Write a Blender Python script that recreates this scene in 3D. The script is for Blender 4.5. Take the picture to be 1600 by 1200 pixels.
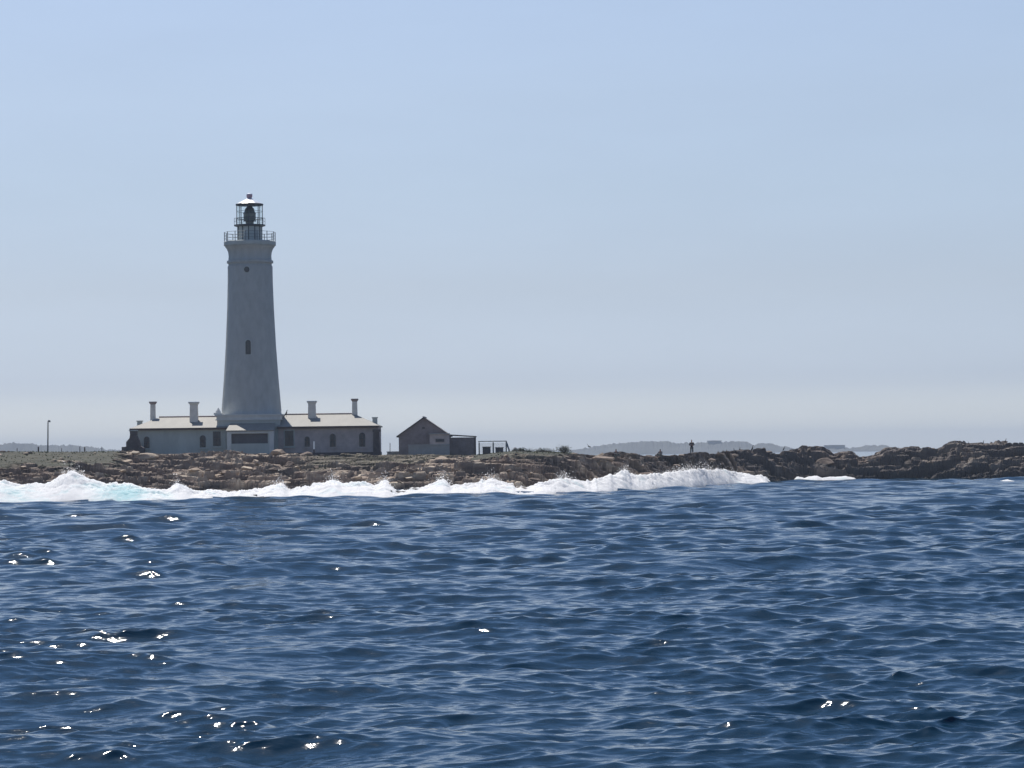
import bpy, bmesh, math, random
import numpy as np
from mathutils import Vector
R = math.radians
random.seed(7); rng = np.random.RandomState(11)
SC = bpy.context.scene
for o in list(bpy.data.objects): bpy.data.objects.remove(o)

# ------------------------------------------------------------------ camera, world, sun, exposure
FPX = 4285.0; CAMH = 4.0; ROLL = R(0.7); HOR = 707.0
PITCH = math.atan((HOR-600)/FPX)
cam = bpy.data.objects.new('camera', bpy.data.cameras.new('camera'))
SC.collection.objects.link(cam); SC.camera = cam
cam.data.sensor_width = 36; cam.data.lens = 36*FPX/1600
cam.data.clip_start = 0.5; cam.data.clip_end = 30000
cam.location = (0, 0, CAMH)
from mathutils import Matrix
cam.rotation_euler = (Matrix.Rotation(math.pi/2+PITCH, 3, 'X') @ Matrix.Rotation(-ROLL, 3, 'Z')).to_euler()
SUN_EL = 62.0; SUN_AZ = -24.0          # azimuth from +Y towards +X
w = bpy.data.worlds.new('World'); SC.world = w; w.use_nodes = True
nt = w.node_tree; bg = nt.nodes['Background']
sky = nt.nodes.new('ShaderNodeTexSky'); sky.sky_type = 'NISHITA'; sky.sun_disc = False
sky.sun_elevation = R(SUN_EL); sky.sun_rotation = R(SUN_AZ)
sky.air_density = 1.0; sky.dust_density = 0.8; sky.ozone_density = 2.5; sky.altitude = 0
tint = nt.nodes.new('ShaderNodeMix'); tint.data_type = 'RGBA'; tint.blend_type = 'MULTIPLY'
tint.inputs[0].default_value = 1.0; tint.inputs[7].default_value = (0.90, 0.98, 1.12, 1)
geo = nt.nodes.new('ShaderNodeTexCoord'); sep = nt.nodes.new('ShaderNodeSeparateXYZ'); hz_ = nt.nodes.new('ShaderNodeValToRGB')
nt.links.new(geo.outputs['Generated'], sep.inputs[0]); nt.links.new(sep.outputs[2], hz_.inputs[0])
SKYT = [(0.0, (1.913, 2.098, 2.543)), (0.025, (0.99, 1.12, 1.62)), (0.06, (1.0, 0.998, 1.23)), (0.095, (1.108, 1.06, 1.176)), (0.13, (1.244, 1.141, 1.182)), (0.1627, (1.347, 1.22, 1.227)), (0.35, (0.693, 0.871, 1.071)), (1.0, (0.7, 0.8, 0.95))]
el_ = hz_.color_ramp.elements
el_[0].position, el_[0].color = SKYT[0][0], (*SKYT[0][1], 1); el_[1].position, el_[1].color = SKYT[-1][0], (*SKYT[-1][1], 1)
for q_, c_ in SKYT[1:-1]:
    k_ = el_.new(q_); k_.color = (*c_, 1)
nt.links.new(hz_.outputs[0], tint.inputs[7])
cm_ = nt.nodes.new('ShaderNodeMapping'); cm_.inputs['Scale'].default_value = (1.0, 1.0, 5.0); cm_.inputs['Rotation'].default_value = (0, 0.25, 0)
cn_ = nt.nodes.new('ShaderNodeTexNoise'); cn_.inputs['Scale'].default_value = 5.0; cn_.inputs['Detail'].default_value = 5; cn_.inputs['Roughness'].default_value = 0.6
nt.links.new(geo.outputs['Generated'], cm_.inputs[0]); nt.links.new(cm_.outputs[0], cn_.inputs['Vector'])
cf_ = nt.nodes.new('ShaderNodeMapRange'); cf_.inputs[1].default_value = 0.3; cf_.inputs[2].default_value = 0.7; cf_.inputs[3].default_value = 0.089; cf_.inputs[4].default_value = 0.0935
nt.links.new(cn_.outputs['Fac'], cf_.inputs[0]); nt.links.new(cf_.outputs[0], bg.inputs[1])
nt.links.new(sky.outputs[0], tint.inputs[6]); nt.links.new(tint.outputs[2], bg.inputs[0])
bg.inputs[1].default_value = 0.09
sl = bpy.data.lights.new('sun', 'SUN'); sl.energy = 5.0; sl.angle = R(0.5); sl.color = (1, 0.95, 0.88)
so = bpy.data.objects.new('sun', sl); SC.collection.objects.link(so)
sd = Vector((math.sin(R(SUN_AZ))*math.cos(R(SUN_EL)), math.cos(R(SUN_AZ))*math.cos(R(SUN_EL)), math.sin(R(SUN_EL))))
so.rotation_euler = sd.to_track_quat('Z', 'Y').to_euler()
SC.view_settings.view_transform = 'Standard'; SC.view_settings.look = 'None'
SC.view_settings.gamma = 1; SC.view_settings.exposure = 0.0
SC.render.resolution_x = 1024; SC.render.resolution_y = 768

# ------------------------------------------------------------------ helpers
TR = math.tan(ROLL)
def hor(u): return HOR + (800-u)*TR
def X(u, D): return (u-800)/FPX*D
def Z(u, v, D): return CAMH + (hor(u)-v)/FPX*D          # height of something seen at (u, v), D metres off
def interp(u, pts):
    return np.interp(u, [p[0] for p in pts], [p[1] for p in pts])

def mat(name, col, rough=0.8, var=0.25, scale=3.0, bump=0.3, col2=None, metallic=0.0, stretch=(1,1,1), bscale=None, bdist=0.03):
    m = bpy.data.materials.new(name); m.use_nodes = True
    n = m.node_tree.nodes; l = m.node_tree.links; p = n['Principled BSDF']
    p.inputs['Roughness'].default_value = rough; p.inputs['Metallic'].default_value = metallic
    tc = n.new('ShaderNodeTexCoord'); mp = n.new('ShaderNodeMapping'); mp.inputs['Scale'].default_value = stretch
    l.new(tc.outputs['Object'], mp.inputs[0])
    no = n.new('ShaderNodeTexNoise'); no.inputs['Scale'].default_value = scale; no.inputs['Detail'].default_value = 6
    no.inputs['Roughness'].default_value = 0.65
    l.new(mp.outputs[0], no.inputs['Vector'])
    cr = n.new('ShaderNodeValToRGB'); cr.color_ramp.elements[0].position = 0.3; cr.color_ramp.elements[1].position = 0.7
    c2 = col2 or tuple(c*(1-var) for c in col)
    cr.color_ramp.elements[0].color = (*c2, 1); cr.color_ramp.elements[1].color = (*tuple(min(1, c*(1+var*0.4)) for c in col), 1)
    l.new(no.outputs['Fac'], cr.inputs[0]); l.new(cr.outputs[0], p.inputs['Base Color'])
    if bump:
        b = n.new('ShaderNodeBump'); b.inputs['Strength'].default_value = bump; b.inputs['Distance'].default_value = bdist
        nb = n.new('ShaderNodeTexNoise'); nb.inputs['Scale'].default_value = bscale or scale*4; nb.inputs['Detail'].default_value = 5
        l.new(mp.outputs[0], nb.inputs['Vector']); l.new(nb.outputs['Fac'], b.inputs['Height']); l.new(b.outputs[0], p.inputs['Normal'])
    return m

class MB:
    def __init__(s): s.v = []; s.f = []
    def add(s, vs, fs):
        k = len(s.v); s.v += [tuple(v) for v in vs]; s.f += [tuple(i+k for i in f) for f in fs]
    def hexa(s, c):  # 8 corners: bottom 4 ccw, top 4 ccw
        s.add(c, [(3,2,1,0), (4,5,6,7), (0,1,5,4), (1,2,6,5), (2,3,7,6), (3,0,4,7)]); return s
    def box(s, x0, x1, y0, y1, z0, z1):
        return s.hexa([(x0,y0,z0),(x1,y0,z0),(x1,y1,z0),(x0,y1,z0),(x0,y0,z1),(x1,y0,z1),(x1,y1,z1),(x0,y1,z1)])
    def prism(s, poly, y0, y1):   # poly in xz, extruded along y
        n = len(poly)
        vs = [(x, y0, z) for x, z in poly] + [(x, y1, z) for x, z in poly]
        fs = [tuple(range(n)), tuple(range(2*n-1, n-1, -1))] + [(i, i+n, (i+1) % n+n, (i+1) % n) for i in range(n)]
        s.add(vs, fs); return s
    def lathe(s, prof, cx=0, cy=0, seg=40, caps=True):
        vs = []; fs = []
        for r, z in prof:
            for k in range(seg):
                a = 2*math.pi*k/seg; vs.append((cx+r*math.cos(a), cy+r*math.sin(a), z))
        for i in range(len(prof)-1):
            for k in range(seg):
                k2 = (k+1) % seg; fs.append((i*seg+k, i*seg+k2, (i+1)*seg+k2, (i+1)*seg+k))
        if caps:
            fs.append(tuple(range(seg-1, -1, -1))); fs.append(tuple((len(prof)-1)*seg+k for k in range(seg)))
        s.add(vs, fs); return s
    def tube(s, a, b, r, seg=8, r2=None):
        a = Vector(a); b = Vector(b); d = (b-a).normalized(); u = d.orthogonal().normalized(); w_ = d.cross(u)
        r2 = r if r2 is None else r2
        vs = [a+(u*math.cos(t)+w_*math.sin(t))*r for t in [2*math.pi*k/seg for k in range(seg)]] + \
             [b+(u*math.cos(t)+w_*math.sin(t))*r2 for t in [2*math.pi*k/seg for k in range(seg)]]
        fs = [(k, (k+1) % seg, (k+1) % seg+seg, k+seg) for k in range(seg)] + [tuple(range(seg-1, -1, -1)), tuple(range(seg, 2*seg))]
        s.add(vs, fs); return s
    def ring(s, r, z, t, cx=0, cy=0, seg=32):
        for k in range(seg):
            a, b = 2*math.pi*k/seg, 2*math.pi*(k+1)/seg
            s.tube((cx+r*math.cos(a), cy+r*math.sin(a), z), (cx+r*math.cos(b), cy+r*math.sin(b), z), t, 6)
        return s
    def build(s, name, m, parent=None, smooth=False, loc=(0,0,0), label=None):
        me = bpy.data.meshes.new(name); me.from_pydata(s.v, [], s.f); me.update()
        bm = bmesh.new(); bm.from_mesh(me); bmesh.ops.recalc_face_normals(bm, faces=bm.faces); bm.to_mesh(me); bm.free()
        me.materials.append(m)
        if smooth:
            me.shade_smooth()
            try: me.set_sharp_from_angle(angle=R(35))
            except Exception: pass
        o = bpy.data.objects.new(name, me); SC.collection.objects.link(o); o.parent = parent; o.location = loc
        if label: o['label'] = label
        return o
def tag(o, label, cat, group=None, kind=None):
    if label: o['label'] = label
    if cat: o['category'] = cat
    if group: o['group'] = group
    if kind: o['kind'] = kind
    return o
def empty(name, loc, label, cat, group=None, rz=0):
    o = bpy.data.objects.new(name, None); SC.collection.objects.link(o); o.location = loc; o.rotation_euler = (0,0,rz)
    o.empty_display_size = 0.5
    return tag(o, label, cat, group)
def grid_mesh(name, XX, YY, ZZ, m, attrs=None, smooth=True):
    nr, nc = XX.shape
    co = np.stack([XX, YY, ZZ], -1).reshape(-1, 3).astype(np.float32)
    idx = np.arange(nr*nc).reshape(nr, nc)
    q = np.stack([idx[:-1,:-1], idx[:-1,1:], idx[1:,1:], idx[1:,:-1]], -1).reshape(-1, 4).astype(np.int32)
    me = bpy.data.meshes.new(name)
    me.vertices.add(len(co)); me.vertices.foreach_set('co', co.ravel())
    me.loops.add(q.size); me.loops.foreach_set('vertex_index', q.ravel())
    me.polygons.add(len(q)); me.polygons.foreach_set('loop_start', np.arange(0, q.size, 4, dtype=np.int32))
    me.polygons.foreach_set('use_smooth', np.full(len(q), smooth))
    me.update(calc_edges=True)
    for k, a in (attrs or {}).items():
        at = me.attributes.new(k, 'FLOAT', 'POINT'); at.data.foreach_set('value', a.ravel().astype(np.float32))
    me.materials.append(m)
    o = bpy.data.objects.new(name, me); SC.collection.objects.link(o); return o
def soup(name, V, F, m):   # V (n,3), F (k,3)
    me = bpy.data.meshes.new(name); me.from_pydata(V.tolist(), [], F.tolist()); me.update(); me.materials.append(m)
    o = bpy.data.objects.new(name, me); SC.collection.objects.link(o); return o

# numpy noise
def hsh(i, j, s):
    n = (i.astype(np.int64)*374761393 + j.astype(np.int64)*668265263 + s*974634777) & 0xffffffff
    n = ((n ^ (n >> 13))*1274126177) & 0xffffffff
    n = ((n ^ (n >> 16))*2246822519) & 0xffffffff
    return ((n ^ (n >> 15)) & 0xffffff)/float(0xffffff)
def vn(x, y, s=0):
    i = np.floor(x); j = np.floor(y); fx = x-i; fy = y-j
    fx = fx*fx*(3-2*fx); fy = fy*fy*(3-2*fy)
    a = hsh(i, j, s); b = hsh(i+1, j, s); c = hsh(i, j+1, s); d = hsh(i+1, j+1, s)
    return (a*(1-fx)+b*fx)*(1-fy)+(c*(1-fx)+d*fx)*fy
def fbm(x, y, o=4, s=0, g=0.5):
    t = 0; a = 1; n = 0
    for k in range(o):
        t = t+a*(vn(x*2**k+k*17.3, y*2**k-k*9.1, s+k)-0.5); n += a; a *= g
    return t/n*2
def cells(x, y, s):
    i0 = np.floor(x); j0 = np.floor(y)
    F1 = np.full(x.shape, 9.0); F2 = F1.copy(); sx = np.zeros(x.shape); sy = sx.copy(); ci = sx.copy(); cj = sx.copy()
    for di in (-1,0,1):
        for dj in (-1,0,1):
            i = i0+di; j = j0+dj
            px = i+0.1+0.8*hsh(i, j, s); py = j+0.1+0.8*hsh(i, j, s+1)
            d = np.hypot(px-x, py-y); c = d < F1
            F2 = np.where(c, F1, np.minimum(F2, d)); F1 = np.where(c, d, F1)
            sx = np.where(c, px, sx); sy = np.where(c, py, sy); ci = np.where(c, i, ci); cj = np.where(c, j, cj)
    return F1, F2-F1, sx, sy, hsh(ci, cj, s+2), hsh(ci, cj, s+3), hsh(ci, cj, s+4)

# ------------------------------------------------------------------ materials
M_WALL = mat('whitewash', (0.49,0.52,0.49), 0.85, 0.16, 0.9, 0.4, stretch=(1,1,0.35))
M_TOWER = mat('tower_render', (0.45,0.465,0.45), 0.85, 0.15, 1.6, 0.7, stretch=(1,1,0.45), bscale=2.5, bdist=0.08)
M_RWALL = mat('weathered_plaster', (0.50,0.43,0.41), 0.9, 0.25, 1.2, 0.5)
M_DARKST = mat('dark_stone', (0.13,0.11,0.11), 0.9, 0.35, 2.0, 0.8)
M_ROOF = mat('roof_sheet', (0.275,0.262,0.232), 0.6, 0.16, 1.2, 0.2, stretch=(1,0.2,1))
M_TRIM = mat('white_trim', (0.62,0.63,0.61), 0.6, 0.1, 2.0, 0.1)
M_PANE = mat('dark_pane', (0.035,0.035,0.042), 0.15, 0.2, 2.0, 0)
M_WOOD = mat('brown_wood', (0.09,0.055,0.05), 0.7, 0.3, 4.0, 0.3)
M_METAL = mat('grey_metal', (0.16,0.17,0.18), 0.45, 0.2, 5.0, 0.1)
M_DMETAL = mat('dark_metal', (0.05,0.06,0.07), 0.5, 0.2, 5.0, 0.1)
M_DOME = mat('white_dome_paint', (0.88,0.88,0.86), 0.32, 0.05, 2.0, 0.05, metallic=0.5)
M_CHIM = mat('cream_chimney_plaster', (0.76,0.71,0.63), 0.85, 0.2, 2.0, 0.3)
M_VENT = mat('red_grey_vent', (0.48,0.32,0.36), 0.5, 0.2, 4.0, 0.1)
M_BRICK = mat('brown_brick', (0.31,0.255,0.245), 0.9, 0.3, 1.5, 0.6)
M_SHROOF = mat('shed_roof_sheet', (0.14,0.12,0.12), 0.7, 0.2, 2.0, 0.2)
M_CEM = mat('cement', (0.36,0.36,0.36), 0.9, 0.2, 1.5, 0.4)
M_LENS = mat('lens_glass_dark', (0.14,0.16,0.13), 0.2, 0.3, 6.0, 0)
M_GRASS = mat('grass_blades', (0.15,0.16,0.08), 0.9, 0.3, 0.25, 0, col2=(0.09,0.10,0.045))
M_LEAF = mat('shrub_leaf', (0.06,0.07,0.04), 0.8, 0.3, 2.0, 0)
M_SKIN = mat('skin', (0.30,0.17,0.12), 0.6, 0.1, 8, 0)
M_JACKET = mat('navy_cloth', (0.02,0.022,0.04), 0.9, 0.2, 8, 0)
M_TROUS = mat('grey_green_cloth', (0.08,0.09,0.085), 0.9, 0.2, 8, 0)
M_GREYC = mat('grey_cloth', (0.13,0.13,0.14), 0.9, 0.2, 8, 0)
M_BIRD = mat('black_feathers', (0.02,0.02,0.022), 0.7, 0.2, 8, 0)

def glass_mat():
    m = bpy.data.materials.new('lantern_glass'); m.use_nodes = True
    n = m.node_tree.nodes; l = m.node_tree.links; n.remove(n['Principled BSDF'])
    a = n.new('ShaderNodeBsdfTransparent'); a.inputs[0].default_value = (0.95,0.98,0.98,1)
    g = n.new('ShaderNodeBsdfGlossy'); g.inputs['Roughness'].default_value = 0.05
    x = n.new('ShaderNodeMixShader'); f = n.new('ShaderNodeFresnel'); f.inputs[0].default_value = 1.45
    k = n.new('ShaderNodeMath'); k.operation = 'MULTIPLY'; k.inputs[1].default_value = 0.3
    l.new(f.outputs[0], k.inputs[0]); l.new(k.outputs[0], x.inputs[0]); l.new(a.outputs[0], x.inputs[1]); l.new(g.outputs[0], x.inputs[2])
    l.new(x.outputs[0], n['Material Output'].inputs[0]); return m
M_GLASS = glass_mat()

def water_mat():
    m = bpy.data.materials.new('sea_water'); m.use_nodes = True
    n = m.node_tree.nodes; l = m.node_tree.links; p = n['Principled BSDF']
    p.inputs['Base Color'].default_value = (0.004,0.024,0.049,1); p.inputs['Roughness'].default_value = 0.07
    p.inputs['IOR'].default_value = 1.333
    tc = n.new('ShaderNodeTexCoord'); prev = None
    for sc, dist, st, stre in ((1.5, 0.13, 0.5, (0.5,1,1)), (5.0, 0.03, 0.5, (0.55,1,1)), (14.0, 0.005, 0.4, (0.8,1,1))):
        mp = n.new('ShaderNodeMapping'); mp.inputs['Scale'].default_value = stre; mp.inputs['Rotation'].default_value = (0,0,sc)
        mp.inputs['Rotation'].default_value = (0, 0, 0.15*math.sin(sc*5))
        no = n.new('ShaderNodeTexNoise'); no.inputs['Scale'].default_value = sc; no.inputs['Detail'].default_value = 3
        no.inputs['Distortion'].default_value = 0.4
        b = n.new('ShaderNodeBump'); b.inputs['Distance'].default_value = dist; b.inputs['Strength'].default_value = st
        l.new(tc.outputs['Object'], mp.inputs[0]); l.new(mp.outputs[0], no.inputs['Vector']); l.new(no.outputs['Fac'], b.inputs['Height'])
        if prev: l.new(prev.outputs[0], b.inputs['Normal'])
        prev = b
    l.new(prev.outputs[0], p.inputs['Normal']); return m
M_WATER = water_mat()

def rock_mat():
    m = bpy.data.materials.new('shore_rock'); m.use_nodes = True
    n = m.node_tree.nodes; l = m.node_tree.links; p = n['Principled BSDF']
    def ramp(stops):
        r = n.new('ShaderNodeValToRGB'); e = r.color_ramp.elements
        e[0].position, e[0].color = stops[0][0], (*stops[0][1], 1); e[1].position, e[1].color = stops[-1][0], (*stops[-1][1], 1)
        for q, c in stops[1:-1]:
            k = e.new(q); k.color = (*c, 1)
        return r
    def mix(f, a, b, mode='MIX'):
        x = n.new('ShaderNodeMix'); x.data_type = 'RGBA'; x.blend_type = mode
        if isinstance(f, float): x.inputs[0].default_value = f
        else: l.new(f, x.inputs[0])
        for s, i in ((a, 6), (b, 7)):
            if isinstance(s, tuple): x.inputs[i].default_value = (*s, 1)
            else: l.new(s, x.inputs[i])
        return x.outputs[2]
    def att(k):
        a = n.new('ShaderNodeAttribute'); a.attribute_name = k; return a.outputs['Fac']
    tc = n.new('ShaderNodeTexCoord')
    n1 = n.new('ShaderNodeTexNoise'); n1.inputs['Scale'].default_value = 0.7; n1.inputs['Detail'].default_value = 8; n1.inputs['Roughness'].default_value = 0.7
    mp = n.new('ShaderNodeMapping'); mp.inputs['Scale'].default_value = (0.6,1,2.5); l.new(tc.outputs['Object'], mp.inputs[0]); l.new(mp.outputs[0], n1.inputs['Vector'])
    base = ramp([(0.0,(0.06,0.042,0.032)), (0.3,(0.12,0.086,0.066)), (0.55,(0.23,0.17,0.13)), (0.8,(0.40,0.315,0.235)), (1.0,(0.60,0.50,0.38))])
    ad = n.new('ShaderNodeMath'); ad.operation = 'MULTIPLY_ADD'; ad.inputs[1].default_value = 1.3; l.new(n1.outputs['Fac'], ad.inputs[0])
    sb = n.new('ShaderNodeMath'); sb.operation = 'MULTIPLY_ADD'; sb.inputs[1].default_value = 0.95; sb.inputs[2].default_value = -0.65
    l.new(att('slab'), sb.inputs[0]); l.new(sb.outputs[0], ad.inputs[2]); l.new(ad.outputs[0], base.inputs[0])
    c = mix(att('dark'), base.outputs[0], (0.065,0.056,0.054))
    c = mix(att('wet'), c, (0.042,0.036,0.034))
    n3 = n.new('ShaderNodeTexNoise'); n3.inputs['Scale'].default_value = 1.3; n3.inputs['Detail'].default_value = 6
    l.new(tc.outputs['Object'], n3.inputs['Vector'])
    gr = ramp([(0.35,(0.014,0.018,0.008)), (0.5,(0.027,0.031,0.014)), (0.7,(0.050,0.045,0.024))]); l.new(n3.outputs['Fac'], gr.inputs[0])
    c = mix(att('grass'), c, gr.outputs[0])
    l.new(c, p.inputs['Base Color']); p.inputs['Roughness'].default_value = 0.85
    b = n.new('ShaderNodeBump'); b.inputs['Strength'].default_value = 0.8; b.inputs['Distance'].default_value = 0.08
    n2 = n.new('ShaderNodeTexNoise'); n2.inputs['Scale'].default_value = 3; n2.inputs['Detail'].default_value = 8; n2.inputs['Roughness'].default_value = 0.7
    l.new(mp.outputs[0], n2.inputs['Vector']); l.new(n2.outputs['Fac'], b.inputs['Height']); l.new(b.outputs[0], p.inputs['Normal'])
    return m
M_ROCK = rock_mat()

def foam_mat():
    m = bpy.data.materials.new('sea_foam'); m.use_nodes = True
    n = m.node_tree.nodes; l = m.node_tree.links; n.remove(n['Principled BSDF'])
    at = n.new('ShaderNodeAttribute'); at.attribute_name = 'teal'
    mx = n.new('ShaderNodeMix'); mx.data_type = 'RGBA'; mx.inputs[6].default_value = (0.99,0.99,0.985,1); mx.inputs[7].default_value = (0.38,0.66,0.70,1)
    l.new(at.outputs['Fac'], mx.inputs[0])
    p = n.new('ShaderNodeBsdfPrincipled'); p.inputs['Roughness'].default_value = 0.9; p.inputs['Specular IOR Level'].default_value = 0.1
    p.inputs['Subsurface Weight'].default_value = 1.0; p.inputs['Subsurface Radius'].default_value = (1.0,1.0,1.0); p.inputs['Subsurface Scale'].default_value = 1.2
    t = n.new('ShaderNodeBsdfTranslucent'); x = n.new('ShaderNodeMixShader'); x.inputs[0].default_value = 0.25
    l.new(mx.outputs[2], p.inputs['Base Color']); l.new(mx.outputs[2], t.inputs[0])
    l.new(p.outputs[0], x.inputs[1]); l.new(t.outputs[0], x.inputs[2]); l.new(x.outputs[0], n['Material Output'].inputs[0]); return m
M_FOAM = foam_mat()

# ------------------------------------------------------------------ sea: one sheet to the horizon, displaced by a wave spectrum
def sea():
    a_in = np.linspace(-R(14), R(14), 980)
    a_out = np.concatenate([np.linspace(R(14), R(30), 300)[1:], np.linspace(R(30), R(180), 70)[1:]])
    ang = np.concatenate([-a_out[::-1], a_in, a_out])
    r = [3.0]
    while r[-1] < 24: r.append(r[-1]*1.03)
    while r[-1] < 430: r.append(r[-1]*(1.0017 if r[-1] < 90 else 1.0024))
    while r[-1] < 9000: r.append(r[-1]*1.04)
    r = np.array(r); A, RR = np.meshgrid(ang, r)
    x0 = (RR*np.sin(A)).astype(np.float32); y0 = (RR*np.cos(A)).astype(np.float32)
    dr = np.gradient(r)[:, None]; da = np.gradient(ang)[None, :]
    cell = np.maximum(np.maximum(dr, RR*da*0.7), 0.02).astype(np.float32)
    Zs = np.zeros_like(x0); dx = Zs.copy(); dy = Zs.copy()
    gust = (0.55+0.9*vn(x0/5+3, y0/14, 700)*1.0).astype(np.float32)*(0.8+0.4*vn(x0/1.7, y0/4, 701)).astype(np.float32)
    N = 320
    shoal = (1+0.85*np.clip((RR-75)/95, 0, 1)).astype(np.float32)      # chop steepens over the shoaling bottom near the point
    # groups of gusts modulate the small waves
    for k in range(N):
        lam = 0.19*(24/0.19)**((k+rng.rand())/N)
        th = rng.randn()*(0.35 if lam > 8 else 0.5)+0.12
        kk = 2*math.pi/lam
        sl_ = 0.0245 if lam < 0.85 else 0.0245*(0.85/lam)**0.5
        
        a = sl_/kk*(0.7+0.6*rng.rand())*1.414*0.75
        ph = rng.rand()*6.283
        kx, ky = kk*math.sin(th), -kk*math.cos(th)
        fade = np.clip((lam/cell-2.2)/2.0, 0, 1)
        if lam < 2.2: fade = fade*gust
        if 0.8 < lam < 8: fade = fade*shoal
        p = kx*x0+ky*y0+ph
        s_ = np.sin(p); c_ = np.cos(p)
        Zs += a*fade*c_; g = 1.2*a*fade*s_
        dx -= g*math.sin(th); dy += g*math.cos(th)
    # calmer close to the sheet's far part; nothing behind the point
    far = np.clip((RR-330)/60, 0, 1); Zs *= (1-0.9*far)
    return grid_mesh('water', x0+dx, y0+dy, Zs, M_WATER)
tag(sea(), 'dark blue choppy sea in front of the rocky point', None, kind='structure')

# ------------------------------------------------------------------ rocky shore
SKYL = [(-700,706),(0,706),(100,707),(180,706),(200,706),(215,711),(600,713),(745,712),(770,709),(800,706),(860,707),(893,709),(905,712),(935,714),(960,713),(1000,713),(1040,714),(1055,713),(1062,711.5),(1082,711),(1092,708),(1110,711),(1130,709),(1140,706.5),(1168,705.5),(1172,707),(1186,709),(1190,706),(1204,708),(1214,710),(1224,705),(1238,703.5),(1248,703.5),(1251,698),(1285,698),(1290,704),(1297,707),(1301,712),(1308,708),(1318,705.5),(1330,707),(1336,713),(1340,717),(1353,717),(1362,713),(1375,708),(1384,702.5),(1398,700),(1402,703.5),(1412,702.5),(1422,700),(1434,700),(1438,707),(1443,703.5),(1452,702),(1459,706),(1470,700),(1475,700),(1481,692.5),(1490,689),(1500,690.5),(1507,695),(1530,695.5),(1550,695),(1562,692.5),(1574,692.5),(1580,696.5),(1600,699),(2300,700)]
SHORE = [(-700,252),(0,252),(500,254),(800,257),(860,260),(930,271),(1010,286),(1080,301),(1150,328),(1250,336),(1400,340),(1600,334),(2300,330)]
CREST = [(-700,34),(0,32),(200,36),(560,34),(640,30),(700,26),(760,24),(900,20),(1000,16),(1080,14),(1200,10),(1400,9),(1490,10),(1560,16),(2300,18)]
CLIFF = [(-700,1.3),(420,1.3),(520,1.6),(640,1.7),(720,2.2),(900,2.4),(1050,2.0),(1200,1.7),(1330,1.6),(1360,2.2),(1520,2.2),(1560,1.6),(2300,1.6)]
def shore_prof(u, t):
    D = interp(u, SHORE); tc = interp(u, CREST); p = interp(u, CLIFF)
    zc = Z(u, interp(u, SKYL), D+tc)
    r = t/tc
    z = np.where(r < 0, t*0.35, zc*(1-(1-np.clip(r, 0, 1))**p))
    right = np.clip((u-930)/150, 0, 1)
    back = np.where(right > 0, zc-np.maximum(t-tc-6, 0)*0.10*right, zc)
    back = back-np.maximum(t-95, 0)*0.12
    return np.where(r > 1, back, z)
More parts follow.
